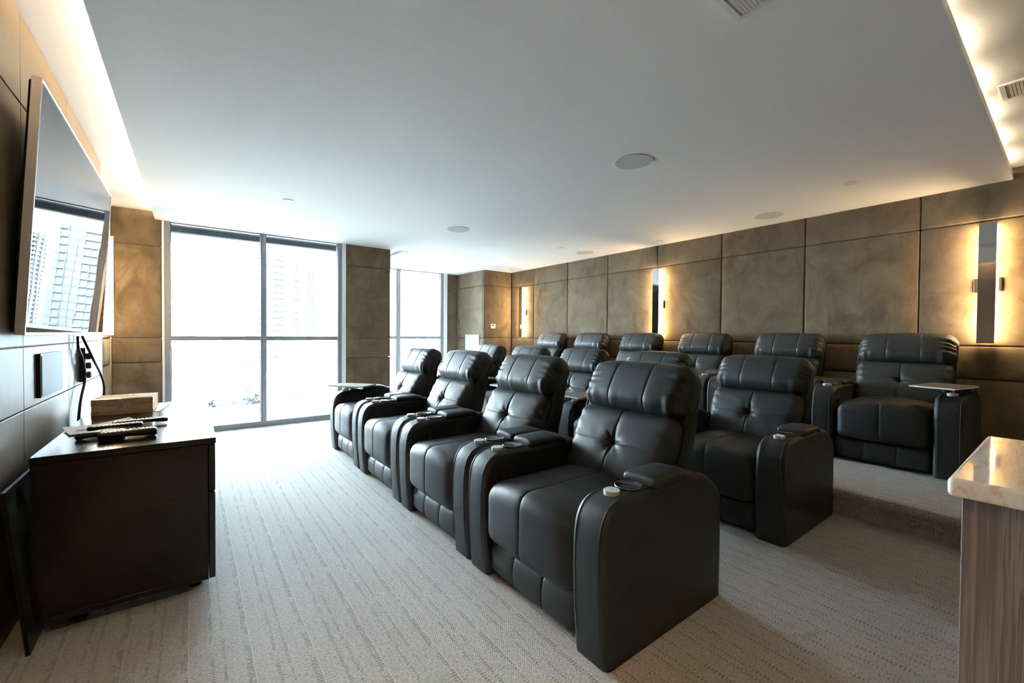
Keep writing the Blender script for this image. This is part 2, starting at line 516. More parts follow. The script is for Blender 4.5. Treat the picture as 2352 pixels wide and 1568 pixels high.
trim(1, (-.272, YW - .002, 0), (-.25, YW + .1, ZC - .001))
trim(2, (1.70, YW - .002, 0), (1.755, YW + .1, ZC - .001))
trim(3, (4.225, YW2 - .06, 0), (4.30, YW2 + .04, ZC - .001))
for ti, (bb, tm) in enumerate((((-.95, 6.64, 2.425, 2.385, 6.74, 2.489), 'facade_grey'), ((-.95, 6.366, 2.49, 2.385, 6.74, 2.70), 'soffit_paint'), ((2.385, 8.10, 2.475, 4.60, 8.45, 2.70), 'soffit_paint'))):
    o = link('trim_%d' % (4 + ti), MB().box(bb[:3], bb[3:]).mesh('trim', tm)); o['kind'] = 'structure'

# ------------------------------------------------------------------ recliner
def on_plane(q):            # (u=y across, s=up the back, t=out of the front) -> chair x,y,z
    a = math.radians(29.)
    s_, t_ = q[:, 1], q[:, 2]
    return np.stack([.50 + math.sin(a) * s_ - math.cos(a) * t_, q[:, 0], .44 + math.cos(a) * s_ + math.sin(a) * t_], 1)
def gauss(d, w): return np.exp(-(d / w) ** 2)
SX = [-.03, -.012, -.006, -.003, 0, .003, .006, .012, .03]

def make_recliner():
    root = thing('recliner', 'x', 'recliner')
    # arms -------------------------------------------------
    prof = [(.014, .004), (.004, .10), (-.008, .24), (-.010, .36), (-.008, .45), (.006, .535), (.055, .590), (.16, .602), (.32, .605), (.50, .607), (.61, .604), (.69, .580), (.765, .530), (.812, .478), (.816, .40), (.815, .15), (.812, .004)]
    prof = chaikin(prof, keep=(0, 16), it=2)
    V, F = extrude_profile(prof, .0815, .028, 5)
    am = mesh_from('arm', V, F, 'leather', 40)
    tmp = link('tmp', am); cut = link('cut', MB().lathe([(.0475, .535), (.0475, .70)], 32, (.228, 0, 0)).mesh('cut', 'leather'))
    md = tmp.modifiers.new('b', 'BOOLEAN'); md.operation = 'DIFFERENCE'; md.object = cut; md.solver = 'EXACT'
    dg = bpy.context.evaluated_depsgraph_get()
    am2 = bpy.data.meshes.new_from_object(tmp.evaluated_get(dg)); am2.name = 'arm'
    am2.polygons.foreach_set('use_smooth', [len(f.vertices) < 20 for f in am2.polygons]); am2.set_sharp_from_angle(angle=math.radians(40))
    bpy.data.objects.remove(tmp); bpy.data.objects.remove(cut)
    # stitched welts running round the arm
    Pw = [p for p in prof[2:-8]]
    welts = [MB().tube([(x, sg * .0565, z + (.0006 if x > .05 else 0)) for x, z in Pw], .0022, 6).mesh('welt', 'leather', 60) for sg in (-1, 1)]
    q, p, F = rbox((.135, .081, .019), .017, (8, 6, 2))
    p = p + 0
    p[:, 2] += .007 * (1 - (q[:, 1] / .081) ** 2) * (q[:, 2] > 0) + .004 * (1 - (q[:, 0] / .135) ** 4) * (q[:, 2] > 0)
    p[:, 2] -= np.clip(q[:, 0] - .05, 0, 1) ** 2 * 3.2
    pad = mesh_from('arm_pad', p + np.array([.426, 0, .612]), F, 'leather', 60)
    cup = MB().lathe([(.0545, .605), (.055, .609), (.0525, .6105), (.0485, .609), (.046, .600), (.043, .545), (.0, .543)], 28, (.228, 0, 0)).mesh('cup_holder', 'black_plastic', 40)
    ring = MB().lathe([(.0500, .6095), (.0520, .6115), (.0545, .6105), (.0552, .6080)], 28, (.228, 0, 0)).mesh('rim', 'dark_chrome', 60)
    disc = MB().lathe([(.0, .592), (.0305, .592), (.031, .611), (.029, .613), (.006, .613), (.0055, .6115), (.0, .6115)], 28, (.128, 0, 0)).mesh('swivel_cap', 'disc_plastic', 35)
    for sgn in (-1, 1):
        a = link('arm', am2, root, (0, sgn * .381, 0))
        link('welt', welts[0], a); link('welt', welts[1], a); link('arm_pad', pad, a); cu = link('cup_holder', cup, a); link('swivel_cap', disc, a)
        link('rim', ring, a)
    # recline handle in the inner face of the far arm
    m = MB()
    m.lathe([(.036, 0), (.041, .004), (.041, .008), (.036, .010), (.033, .006), (.033, .001), (0, .0005)], 24)
    V = [(x, .2995 - z, y) for x, y, z in m.V]
    hm = mesh_from('recline_handle', [(x + .14, y, z + .503) for x, y, z in V], m.F, 'grey_plastic', 40)
    h = link('recline_handle', hm, root)
    link('grip', chamfer_box('grip', (.1365, .288, .474), (.1435, .2995, .532), 'grey_plastic', .002, 1), h)
    # seat -------------------------------------------------
    hx, hy, hz = .300, .2985, .142
    q, p, F = rbox((hx, hy, hz), .068, (14, 14, 6), ([-.072 + e for e in SX], SX, ()))
    crown = (1 - (q[:, 1] / hy) ** 2)
    front = np.clip((-q[:, 0] - .14) / .16, 0, 1)
    p[:, 2] += .042 * crown * (q[:, 2] > -.05) * np.clip((q[:, 2] + .05) / .19, 0, 1)
    p[:, 0] -= .018 * crown * front
    nrm = p - np.stack([np.clip(q[:, 0], -.2, .2), q[:, 1], q[:, 2] * .2], 1); nrm[:, 1] = 0
    nrm /= np.maximum(np.linalg.norm(nrm, axis=1, keepdims=True), 1e-6)
    p -= nrm * (.0036 * gauss(q[:, 1], .0045) + .0022 * gauss(q[:, 1], .016))[:, None] * (q[:, 2] > -.12)[:, None]
    p[:, 2] -= .0045 * gauss(q[:, 0] + .072, .0045) * (q[:, 2] > hz - .001)
    p[:, 2] += .0025 * np.sin(q[:, 1] * 60 + 2 * np.sin(q[:, 0] * 22)) * np.clip((q[:, 0]) / .3, 0, 1) * (q[:, 2] > 0)
    link('seat', mesh_from('seat', p + np.array([.292, 0, .330]), F, 'leather', 60), root)
    # footrest ----------------------------------------------
    fx = [s + c for c in (-.1, .1) for s in (-.012, -.006, -.003, 0, .003, .006, .012)]
    q, p, F = rbox((.042, .2985, .090), .034, (3, 14, 7), ((), fx, ()))
    p[:, 0] -= (.020 * (1 - (q[:, 2] / .09) ** 2) * (1 - .5 * (q[:, 1] / .2985) ** 4)) * (q[:, 0] < 0)
    gr = sum(.003 * gauss(q[:, 1] - c, .0045) + .002 * gauss(q[:, 1] - c, .016) for c in (-.1, .1))
    p[:, 0] += gr * (q[:, 0] < 0)
    p[:, 0] += .003 * np.sin(q[:, 2] * 90 + q[:, 1] * 10) * np.clip((np.abs(q[:, 1]) - .2) / .1, 0, 1) * (q[:, 0] < 0)
    link('footrest', mesh_from('footrest', p + np.array([.080, 0, .107]), F, 'leather', 60), root)
    link('base', MB().box((.13, -.2985, .012), (.76, .2985, .19)).mesh('base', 'leather_dark'), root)
    # back shell --------------------------------------------
    sp = [(.56, .22), (.60, .36), (.672, .573), (.795, .950), (.812, .985), (.845, .998), (.872, .985), (.879, .955), (.797, .549), (.755, .30), (.74, .22)]
    V, F = extrude_profile(chaikin(sp, keep=(0, 10), it=2), .297, .014, 3)
    V = [(x, y * (1 + .085 * min(1, max(0, (z - .52) / .12))), z) for x, y, z in V]
    link('back_shell', mesh_from('back_shell', V, F, 'leather_dark', 45), root)
    for sgn in (-1, 1): link('piping', MB().tube([(.660, sgn * .306, .545), (.690, sgn * .322, .63), (.735, sgn * .323, .765), (.795, sgn * .323, .950)], .0045, 6).mesh('piping', 'leather', 60), root)
    # lower back cushion with one tuft
    hw, hs, ht = .303, .216, .075
    bs = [.012 + s for s in SX]
    q, p, F = rbox((hw, hs, ht), .062, (22, 20, 4), (SX, bs, ()))
    fr_ = (q[:, 2] > 0) * np.clip((q[:, 2] + .02) / .09, 0, 1)
    u, s = q[:, 0], q[:, 1]
    bulge = .026 * (1 - np.abs(u / hw) ** 2.6) * np.clip(1 - np.abs(s / hs) ** 3, 0, 1)
    dr = np.sqrt(u ** 2 + (s - .012) ** 2)
    th = np.arctan2(s - .012, u)
    tuft = .022 * gauss(dr, .040) + .012 * gauss(dr, .013)
    fold = .0042 * np.cos(th * 9 + .6) * gauss(dr - .042, .028) + .002 * np.cos(th * 5 + 2) * gauss(dr - .09, .04)
    groove = (.0042 * gauss(u, .0045) + .0012 * gauss(u, .018)) + (.0026 * gauss(s - .012, .004) + .0006 * gauss(s - .012, .016))
    edge = .004 * np.sin(s * 95 + 1.4 * np.sin(u * 40)) * np.clip((np.abs(u) - .2) / .09, 0, 1)
    p[:, 2] += (bulge - tuft + fold - groove + edge) * fr_
    p[:, 1] += hs - .004; p[:, 2] -= .060
    p[:, 0] *= .98 + .07 * np.clip((p[:, 1] - .14) / .14, 0, 1)
    link('backrest', mesh_from('backrest', on_plane(p), F, 'leather', 60), root)
    bt = MB().lathe([(0, .004), (.006, .003), (.009, 0), (.006, -.003)], 12)
    bv = np.array(bt.V); bv[:, 1] += hs + .008; bv[:, 2] += .026 - .034 - .012 + .075 - .060 + .003
    link('button', mesh_from('button', on_plane(bv), bt.F, 'leather', 60), root)
    # headrest pillow
    hw, hs, ht = .326, .1445, .085
    hxs = [s + c for c in (-.112, .112) for s in (-.02, -.010, -.005, -.0025, 0, .0025, .005, .010, .02)]
    hxs += list(np.linspace(-.30, -.21, 9)) + list(np.linspace(.21, .30, 9))
    q, p, F = rbox((hw, hs, ht), .078, (18, 16, 6), (hxs, (), ()))
    fr_ = np.clip((q[:, 2] + .05) / .09, 0, 1)
    u, s = q[:, 0], q[:, 1]
    bulge = .024 * (1 - np.abs(u / hw) ** 3) * np.clip(1 - ((s + .035) / .18) ** 2, 0, 1)
    gr = sum(.0030 * gauss(u - c, .0045) + .0012 * gauss(u - c, .016) for c in (-.112, .112))
    edge = .0048 * np.sin(s * 120 + np.sign(u) * 1.0 + 2.0 * np.sin(s * 31)) * np.clip((np.abs(u) - .19) / .08, 0, 1)
    low = .004 * np.sin(u * 75 + 2 * np.sin(u * 23)) * np.clip((-s - .04) / .08, 0, 1)
    p[:, 2] += (bulge - gr + edge + low) * fr_
    p[:, 1] += .010 * (1 - (u / hw) ** 2) * (s > 0) - .012 * np.abs(u / hw) ** 4 * (s > 0)
    p[:, 1] += .417 + hs; p[:, 2] -= .046
    link('headrest', mesh_from('headrest', on_plane(p), F, 'leather', 60), root)
    return root

def add_tray(root, side, rotz, off=(.06, 0.)):
    """swivel tray on the arm; side -1 near arm, +1 far arm"""
    sh = 'tray_plate'
    t = link('tray', chamfer_box(sh, (-.20, -.125, 0), (.20, .125, .016), 'tray_laminate', .004, 2), root,
             (.132 + off[0], side * .381 + off[1], .648), (0, 0, math.radians(rotz)))
    link('edge_band', MB().box((-.2015, -.1265, .003), (.2015, .1265, .013)).mesh('edge_band', 'white_plastic'), t)
    link('tray_post', MB().lathe([(.02, .605), (.02, .618), (.009, .622), (.009, .648)], 16, (.132, side * .381, 0)).mesh('tray_post', 'chrome', 40), root)

proto = make_recliner()
rows = []
used = [False]
def place(x0, yc, z, label, group):
    o = proto if not used[0] else copy_tree(proto)
    used[0] = True
    o.location = (x0, yc, z); o['label'] = label; o['group'] = group
    return o
F1 = ['nearest recliner in the front row, its whole black side panel showing', 'second recliner from the camera in the front row',
      'third recliner from the camera in the front row', 'farthest front row recliner, beside the window, tray on its far arm']
F2 = ['nearest recliner in the middle row, beside the carpeted step', 'second recliner from the camera in the middle row, tray on far arm',
      'third recliner from the camera in the middle row', 'fourth recliner from the camera in the middle row', 'farthest recliner in the middle row, by the white access panel']
F3 = ['nearest recliner on the raised platform, a tray over its near arm', 'second recliner from the camera on the raised platform',
      'third recliner from the camera on the raised platform', 'fourth recliner from the camera on the raised platform, below the middle wall lamp',
      'fifth recliner from the camera on the raised platform', 'farthest recliner on the raised platform, nearest the thermostat corner']
r1 = [place(1.150 + .004 * i, 1.440 + .938 * i, 0, 'black ' + F1[i], 'front row of recliners') for i in range(4)]
r2 = [place(2.662, 1.437 + .932 * i, 0, 'black ' + F2[i], 'middle row of recliners') for i in range(5)]
r3 = [place(4.27, .917 + .931 * i, PLAT, 'black ' + F3[i], 'back row of recliners on the platform') for i in range(6)]
add_tray(r1[3], 1, -50, (.05, -.06))
add_tray(r2[1], 1, 0, (.06, -.045))
add_tray(r2[2], 1, 3, (-.02, .01))
add_tray(r3[0], -1, -11, (.05, .055))

# ------------------------------------------------------------------ screen on the left wall
tilt = math.atan2(.055, 1.04)
tv = thing('television', 'large flat black television tilted down on the veneer wall, reflecting the window', 'television', (-.533, 3.452, 1.183), (0, tilt, 0))
W2, H = .927, 1.040
link('body', chamfer_box('body', (-.040, -W2 + .012, .012), (-.008, W2 - .012, H - .012), 'black_plastic', .006, 2), tv)
bz = MB()
link('bezel', chamfer_box('bezel', (-.030, -W2, 0), (.0, -W2 + .010, H), 'brushed_aluminium', .0015, 1), tv)
link('bezel', chamfer_box('bezel', (-.030, W2 - .010, 0), (.0, W2, H), 'brushed_aluminium', .0015, 1), tv)
link('bezel', chamfer_box('bezel', (-.030, -W2 + .010, H - .010), (.0, W2 - .010, H), 'brushed_aluminium', .0015, 1), tv)
link('bezel', chamfer_box('bezel', (-.030, -W2 + .010, 0), (.0, W2 - .010, .012), 'brushed_aluminium', .0015, 1), tv)
link('screen', MB().box((-.008, -W2 + .0102, .0122), (-.002, W2 - .0102, H - .0102)).mesh('screen', 'screen_glass'), tv)
link('mount', MB().box((-.075, -.25, .35), (-.040, .25, .75)).mesh('mount', 'black_plastic'), tv)

t = thing('wall_speaker', 'dark grey square speaker cover on the veneer wall below the television', 'speaker', (TVX, 3.12, .99))
link('cover', chamfer_box('cover', (.001, -.208, -.104), (.016, .208, .104), 'grey_plastic', .003, 2), t)
link('grille', chamfer_box('grille', (.016, -.198, -.094), (.0185, .198, .094), 'grey_plastic', .001, 1), t)

def spline(P, n=8):
    P = [np.array(p, float) for p in P]; out = []
    P = [2 * P[0] - P[1]] + P + [2 * P[-1] - P[-2]]
    for i in range(1, len(P) - 2):
        for k in range(n):
            s = k / n
            out.append(tuple(.5 * ((2 * P[i]) + (P[i + 1] - P[i - 1]) * s + (2 * P[i - 1] - 5 * P[i] + 4 * P[i + 1] - P[i + 2]) * s * s + (3 * P[i] - P[i - 1] - 3 * P[i + 1] + P[i + 2]) * s ** 3)))
    out.append(tuple(P[-2])); return out
cb = link('hanging_cable', MB().tube(spline([(-.556, 3.66, 1.172), (-.555, 3.665, 1.10), (-.55, 3.74, 1.04), (-.548, 3.80, .96), (-.548, 3.80, .88), (-.55, 3.72, .80), (-.55, 3.65, .72), (-.555, 3.64, .62)]), .0075).mesh('hanging_cable', 'cable_rubber', 60))
tag(cb, 'black cord hanging straight from the television to behind the console', 'cable')
cb = link('hanging_cable', MB().tube(spline([(-.556, 3.79, 1.172), (-.530, 3.795, 1.09), (-.508, 3.83, 1.01), (-.50, 3.97, .93), (-.49, 4.05, .84), (-.49, 4.05, .76), (-.50, 3.98, .66), (-.52, 3.90, .55)]), .0075).mesh('hanging_cable', 'cable_rubber', 60))
tag(cb, 'black cord looping out in a wide arc below the television', 'cable')
t = thing('power_strip', 'slim dark power strip hanging on the cords below the television', 'power strip', (TVX, 3.86, .985))
link('housing', chamfer_box('housing', (.004, -.028, -.11), (.034, .028, .11), 'black_plastic', .004, 2), t)
for k in range(3): link('plug', chamfer_box('plug', (.034, -.02, -.085 + k * .06), (.058, .02, -.045 + k * .06), 'grey_plastic', .005, 2), t)

# ------------------------------------------------------------------ media console and what lies on it
cx0, cx1, cy0, cy1, ctop = -.500, .084, 2.395, 3.80, .715
con = thing('media_console', 'low espresso brown wooden media console under the television', 'console', ((cx0 + cx1) / 2, (cy0 + cy1) / 2, 0))
ci = -np.array(con.location)
def cpart(nm, a, b, mat='espresso_wood', r=.002):
    return link(nm, chamfer_box(nm, tuple(np.array(a) + ci), tuple(np.array(b) + ci), mat, r, 1), con)
cpart('top', (cx0, cy0, ctop - .028), (cx1 + .003, cy1, ctop))
cpart('side_panel', (cx0 + .002, cy0 + .002, .085), (cx1 - .026, cy0 + .030, ctop - .029))
cpart('side_panel', (cx0 + .002, cy1 - .030, .085), (cx1 - .026, cy1 - .002, ctop - .029))
cpart('bottom_panel', (cx0 + .03, cy0, .060), (cx1 - .026, cy1, .084))
cpart('shelf_board', (cx0 + .02, cy0 + .031, .38), (cx1 - .028, cy1 - .031, .40))
cpart('back_panel', (cx0 + .04, cy0 + .031, .085), (cx0 + .05, cy1 - .031, ctop - .029))
for k in range(2):
    ya, yb = cy0 + k * (cy1 - cy0) / 2 + .002, cy0 + (k + 1) * (cy1 - cy0) / 2 - .002
    for (z0, z1) in ((.062, .462), (.468, ctop - .030)):
        d = cpart('drawer_front', (cx1 - .024, ya, z0), (cx1, yb, z1))
for fx_, fy_ in ((cx0 + .12, cy0 + .10), (cx1 - .075, cy0 + .12), (cx0 + .17, cy0 + .48), (cx1 - .15, cy0 + .22), (cx0 + .12, cy1 - .10), (cx1 - .075, cy1 - .10)):
    link('foot', MB().lathe([(.0, 0), (.026, 0), (.027, .012), (.010, .020), (.010, .060), (0, .060)], 16, (fx_ + ci[0], fy_ + ci[1], 0)).mesh('foot', 'black_plastic', 40), con)
# loose board leaning on the wall behind the console
L = .62
lean = thing('loose_board', 'thin dark board leaning against the wall behind the console', 'board', (-.482, 2.31, 0), (0, -math.atan2(.058, .61), math.radians(.7)))
link('board', chamfer_box('board', (-.012, 0, .002), (0, 1.42, L), 'dark_panel', .001, 1), lean)
link('edge_strip', chamfer_box('edge_strip', (-.0125, -.0015, .002), (.0005, .0, L), 'espresso_wood', .0003, 1), lean)

bx_ = thing('cardboard_box', 'small brown cardboard parcel box sealed with clear tape on the console', 'box', (-.322, 3.50, ctop), (0, 0, math.radians(-3)))
bw, bd, bh = .136, .118, .087
link('carton', chamfer_box('carton', (-bw, -bd, 0), (bw, bd, bh), 'cardboard', .003, 1), bx_)
f1 = link('flap', chamfer_box('flap', (-bw, -bd, bh), (bw, -.004, bh + .003), 'cardboard', .001, 1), bx_)
f2 = link('flap', chamfer_box('flap', (-bw * .1, .002, bh), (bw + .002, bd, bh + .004), 'cardboard', .001, 1), bx_)
link('flap', chamfer_box('flap', (-bw, .002, bh), (-bw * .1 - .003, bd, bh + .003), 'cardboard', .001, 1), bx_)
link('tape', chamfer_box('tape', (-bw - .001, -bd - .001, bh - .03), (bw + .001, -bd + .05, bh + .0042), 'packing_tape', .0008, 1), bx_)
link('tape', chamfer_box('tape', (-bw - .0012, -bd - .0012, -.0), (bw + .0012, -bd + .003, .022), 'packing_tape', .0008, 1), bx_)
lab = MB()
for k in range(9): lab.box((-.03 + k * .0075, -bd - .0022, .036 + (.006 if k > 5 else 0)), (-.026 + k * .0075, -bd - .0002, .062))
link('barcode', lab.mesh('barcode', 'paper'), bx_)['kind'] = 'stuff'
for xs in (-.01, .016): link('stamp', MB().box((xs, .045, bh + .004), (xs + .018, .07, bh + .0046)).mesh('stamp', 'printed_ink'), bx_)

def sheet(name, pts, z, mat, lift=.0):
    V = []
    P = np.array(pts); n_ = 6
    for i in range(n_ + 1):
        for j in range(n_ + 1):
            s, t_ = i / n_, j / n_
            p = (1 - s) * (1 - t_) * P[0] + s * (1 - t_) * P[1] + s * t_ * P[2] + (1 - s) * t_ * P[3]
            V.append((p[0], p[1], z + lift * (s ** 3 + (1 - s) ** 4) * .5 * (.5 + t_)))
    top = len(V)
    V += [(x, y_, zz - .0012) for x, y_, zz in V]
    F = []
    m = n_ + 1
    for i in range(n_):
        for j in range(n_):
            a = i * m + j
            F.append((a, a + m, a + m + 1, a + 1)); F.append((top + a, top + a + 1, top + a + m + 1, top + a + m))
    for j in range(n_):
        for (a, b) in ((j, j + 1), (n_ * m + j + 1, n_ * m + j)): F.append((a, b, top + b, top + a))
        for (a, b) in (((j + 1) * m, j * m), (j * m + n_, (j + 1) * m + n_)): F.append((a, b, top + b, top + a))
    return mesh_from(name, V, F, mat, 30)
t = thing('instruction_leaflet', 'creased pale paper leaflet under the remote controls', 'paper', (-.36, 2.97, ctop))
link('sheet', sheet('sheet', [(-.095, -.175), (.150, -.02), (.080, .185), (-.150, .02)], .0022, 'paper', .016), t)
link('print', MB().box((-.085, -.11, .012), (-.05, -.085, .0135)).mesh('print', 'printed_ink'), t)
t = thing('paper_slip', 'loose white paper lying beside the cardboard box', 'paper', (-.160, 3.56, ctop))
link('sheet', sheet('sheet', [(-.022, -.18), (.0, -.18), (.055, .18), (-.02, .18)], .002, 'white_plastic', .004), t)

def remote(label, loc, rotz, L_=.20, w=.050, h=.022, z=0., tilt_=0.):
    r = thing('remote_control', label, 'remote control', (loc[0], loc[1], ctop + z), (0, math.radians(tilt_), math.radians(rotz)), 'remote controls on the console')
    q, p, F = rbox((L_ / 2, w / 2, h / 2), h * .45, (8, 4, 2))
    p[:, 2] += .004 * np.cos(q[:, 0] / L_ * 2 * math.pi) * (q[:, 2] < 0)
    p[:, 2] += h / 2 + .0005 + .004
    link('case', mesh_from('case', p, F, 'black_plastic', 50), r)
    b = MB()
    for i in range(12):
        for j in range(3):
            cx_, cy_ = -L_ * .40 + i * L_ * .072, (j - 1) * w * .29
            b.box((cx_ - .0045, cy_ - .0048, h + .0035), (cx_ + .0045, cy_ + .0048, h + .0062))
    link('keypad', b.mesh('keypad', 'button_plastic'), r)['kind'] = 'stuff'
    return r
remote('black remote control in front of the others on the console', (-.235, 2.610, 0), 5, .205, .055, .032)
remote('short black remote control half hidden on the left end of the pile', (-.335, 2.690, 0), 2, .17, .046, .024)
remote('rounded black remote control in the middle of the pile, on the leaflet', (-.300, 2.825, 0), 3, .20, .045, .016, .012)
remote('slim black remote control farthest from the camera, by the leaflet', (-.215, 2.930, 0), 4, .22, .048, .018, .008)

# ------------------------------------------------------------------ bar at the right edge
bar = thing('bar_counter', 'bar counter with striped grey-brown front and cream marble top at the right edge', 'bar counter', (1.52, -.75, 0))
def bpart(nm, a, b, mat, r): return link(nm, chamfer_box(nm, (a[0] - 1.52, a[1] + .75, a[2]), (b[0] - 1.52, b[1] + .75, b[2]), mat, r, 4), bar)
bpart('cabinet', (1.243, -1.60, 0), (1.79, .135, .883), 'bar_laminate', .002)
bpart('worktop', (1.213, -1.65, .8832), (1.83, .153, .92), 'marble', .008)

# ------------------------------------------------------------------ wall lamps
def make_sconce(name='wall_sconce'):
    r = thing(name, 'x', 'wall lamp', (0, 0, 0))
    hgt = .98
    link('diffuser', chamfer_box('diffuser', (-.088, -.046, .012), (-.022, .046, hgt - .012), 'sconce_glow', .002, 1), r)
    link('mirror_plate', chamfer_box('mirror_plate', (-.098, -.050, 0), (-.090, .050, hgt), 'mirror_chrome', .001, 1), r)
    link('cap', chamfer_box('cap', (-.0895, -.047, hgt - .012), (-.02, .047, hgt), 'chrome', .001, 1), r)
    link('cap', chamfer_box('cap', (-.0895, -.047, 0), (-.02, .047, .012), 'chrome', .001, 1), r)
    link('bracket', chamfer_box('bracket', (-.028, -.078, hgt * .43), (-.0015, .078, hgt * .55), 'chrome', .002, 1), r)
    return r
s0 = make_sconce()
lamps = [(XR, .452, 0, 'nearest mirrored wall lamp on the suede wall, beyond the bar'), (XR, 3.545, 0, 'middle mirrored wall lamp on the suede wall'),
         (XR, 6.60, 0, 'farthest mirrored wall lamp on the suede wall, near the corner'), (LWX, 5.72, math.pi, 'mirrored wall lamp on the left wall beside the window column')]
for i, (x, y, rz, lb) in enumerate(lamps):
    s = s0 if i == 0 else copy_tree(s0)
    s.location = (x, y, 1.158); s.rotation_euler = (0, 0, rz); s['label'] = lb; s['group'] = 'mirrored wall lamps'

# ------------------------------------------------------------------ ceiling and wall fittings
def ceiling_disc(name, cat, label, x, y, r, grp, mesh_mat):
    t = thing(name, label, cat, (x, y, ZC), group=grp)
    link('ring', MB().lathe([(r - .006, -.001), (r, -.001), (r + .003, -.004), (r - .002, -.007), (r - .006, -.004)], 40).mesh('ring', 'white_plastic', 40), t)
    link('cover', MB().lathe([(0, -.005), (r - .006, -.005), (r - .006, -.0012), (0, -.0012)], 40).mesh('cover', mesh_mat, 40), t)
    return t
for x, y, lb in ((2.58, 1.97, 'largest round ceiling speaker, nearest the camera'), (4.84, 1.97, 'round ceiling speaker close above the suede wall, right of the others'),
                 (2.58, 4.52, 'round ceiling speaker nearest the windows'), (4.83, 4.58, 'smallest looking round ceiling speaker, far along the suede wall')):
    ceiling_disc('ceiling_speaker', 'speaker', lb, x, y, .134, 'round ceiling speakers', 'speaker_mesh')
for x, y, lb in ((.738, 4.57, 'small round sprinkler cap on the ceiling in front of the window'), (4.336, 1.15, 'small round sprinkler cap at the right of the ceiling'),
                 (5.0, 3.386, 'small round sprinkler cap at the edge of the suede wall'), (4.298, 4.55, 'small round sprinkler cap far back, left of the smallest speaker'),
                 (3.886, 6.90, 'small round sprinkler cap farthest away by the second window')):
    ceiling_disc('sprinkler_cap', 'sprinkler', lb, x, y, .047, 'sprinkler caps on the ceiling', 'white_plastic')
def vent(label, x, y, z, w, d, rz=0):
    t = thing('ceiling_vent', label, 'vent', (x, y, z), (0, 0, rz))
    fr_ = MB()
    for a, b in (((-w, -d), (w, -d + .02)), ((-w, d - .02), (w, d)), ((-w, -d + .02), (-w + .02, d - .02)), ((w - .02, -d + .02), (w, d - .02))):
        fr_.box((a[0], a[1], -.010), (b[0], b[1], -.0008))
    link('frame', fr_.mesh('frame', 'white_plastic'), t)
    link('backing', MB().box((-w + .02, -d + .02, -.0018), (w - .02, d - .02, -.0008)).mesh('backing', 'panel_enamel'), t)
    k = -d + .032
    while k < d - .03:
        link('slat', MB().box((-w + .021, k, -.008), (w - .021, k + .010, -.002)).mesh('slat', 'white_plastic'), t); k += .013
    return t
vent('small square air vent at the top edge of the dropped ceiling', 1.655, .74, ZC, .10, .10)
vent('slim air vent in the raised ceiling above the bar end', 3.60, .08, ZCOVE, .115, .20)
t = thing('thermostat', 'small white thermostat on the brown suede corner', 'thermostat', (4.789, 7.02 - .006, 1.366))
link('case', chamfer_box('case', (-.055, -.024, -.045), (.055, -.0015, .045), 'white_plastic', .006, 2), t)
link('display', MB().box((-.030, -.0252, .006), (.012, -.0238, .030)).mesh('display', 'grey_plastic'), t)
t = thing('access_panel', 'white metal access panel low on the grey side of the boxed corner', 'panel', (4.574, 7.43, .9))
link('frame', chamfer_box('frame', (-.012, -.27, -.30), (-.0015, .27, .298), 'panel_enamel', .003, 1), t)
link('hatch', chamfer_box('hatch', (-.017, -.225, -.255), (-.0125, .225, .253), 'panel_enamel', .002, 1), t)

def fill_downlight(label, x, y, watts):  # added fill lamp out of view, warms the carpet and parcel box
    t = thing('fill_downlight', label, 'fill lamp', (x, y, ZCOVE), group=None)
    link('trim_ring', MB().lathe([(.040, -.001), (.052, -.001), (.054, -.005), (.042, -.007)], 28).mesh('trim_ring', 'white_plastic', 40), t)
    link('lens', MB().lathe([(0, -.0035), (.040, -.0035), (.040, -.0012), (0, -.0012)], 28).mesh('lens', 'sconce_glow'), t)
    ld = bpy.data.lights.new('fill_spot', 'SPOT'); ld.energy = watts; ld.color = (1.0, .62, .27)
    ld.spot_size = math.radians(108); ld.spot_blend = .9; ld.shadow_soft_size = .04
    link('lamp', ld, t, (0, 0, -.012))
fill_downlight('added unseen warm fill lamp in the raised ceiling, by the screen wall', -.25, .05, 170)

# ------------------------------------------------------------------ outside the windows
GZ = -16.
gnd = link('ground', MB().box((-250, 12, GZ - 1), (300, 420, GZ)).mesh('ground', 'street')); gnd['kind'] = 'structure'
def tower(label, x, y, w, d, z1, rz, floors, bays, h0, slab=True, mat='concrete_white', wmat='facade_glass'):
    """facade faces -y; balcony slabs and windows are pieces"""
    t = thing('apartment_tower', label, 'building', (x, y, GZ), (0, 0, math.radians(rz)))
    H_ = z1 - GZ
    link('core', MB().box((-w / 2, 0, 0), (w / 2, d, H_)).mesh('core', mat), t)
    link('plant_room', MB().box((-w / 4, d * .2, H_), (w / 4, d * .7, H_ + 3)).mesh('plant_room', mat), t)
    fh = 3.05
    bw_ = w / len(bays)
    wm = MB().box((-bw_ * .38, -.05, .35), (bw_ * .38, .06, 2.55)).mesh('window', wmat)
    sm = MB().box((-bw_ * .40, -1.1, -.05), (bw_ * .40, 0, .22)).box((-bw_ * .40, -1.1, .22), (bw_ * .40, -1.02, .75)).mesh('balcony', mat)
    fm_ = MB().box((-.18, -.5, 0), (.18, 0, H_ - 2)).mesh('fin', mat)
    for b, kind in enumerate(bays):
        xb = -w / 2 + bw_ * (b + .5)
        link('fin', fm_, t, (xb - bw_ / 2, 0, 0))
        for k in range(floors):
            zz = H_ - h0 - k * fh
            if zz < 1: break
            link('window', wm, t, (xb, 0, zz))
            if kind == 'b': link('balcony', sm, t, (xb, 0, zz))
    return t
tower('white apartment tower with stacked balconies beyond the window', 33.0, 230, 22, 16, 62, 3, 18, 'wbwwbbwwbw', 62 - 42)
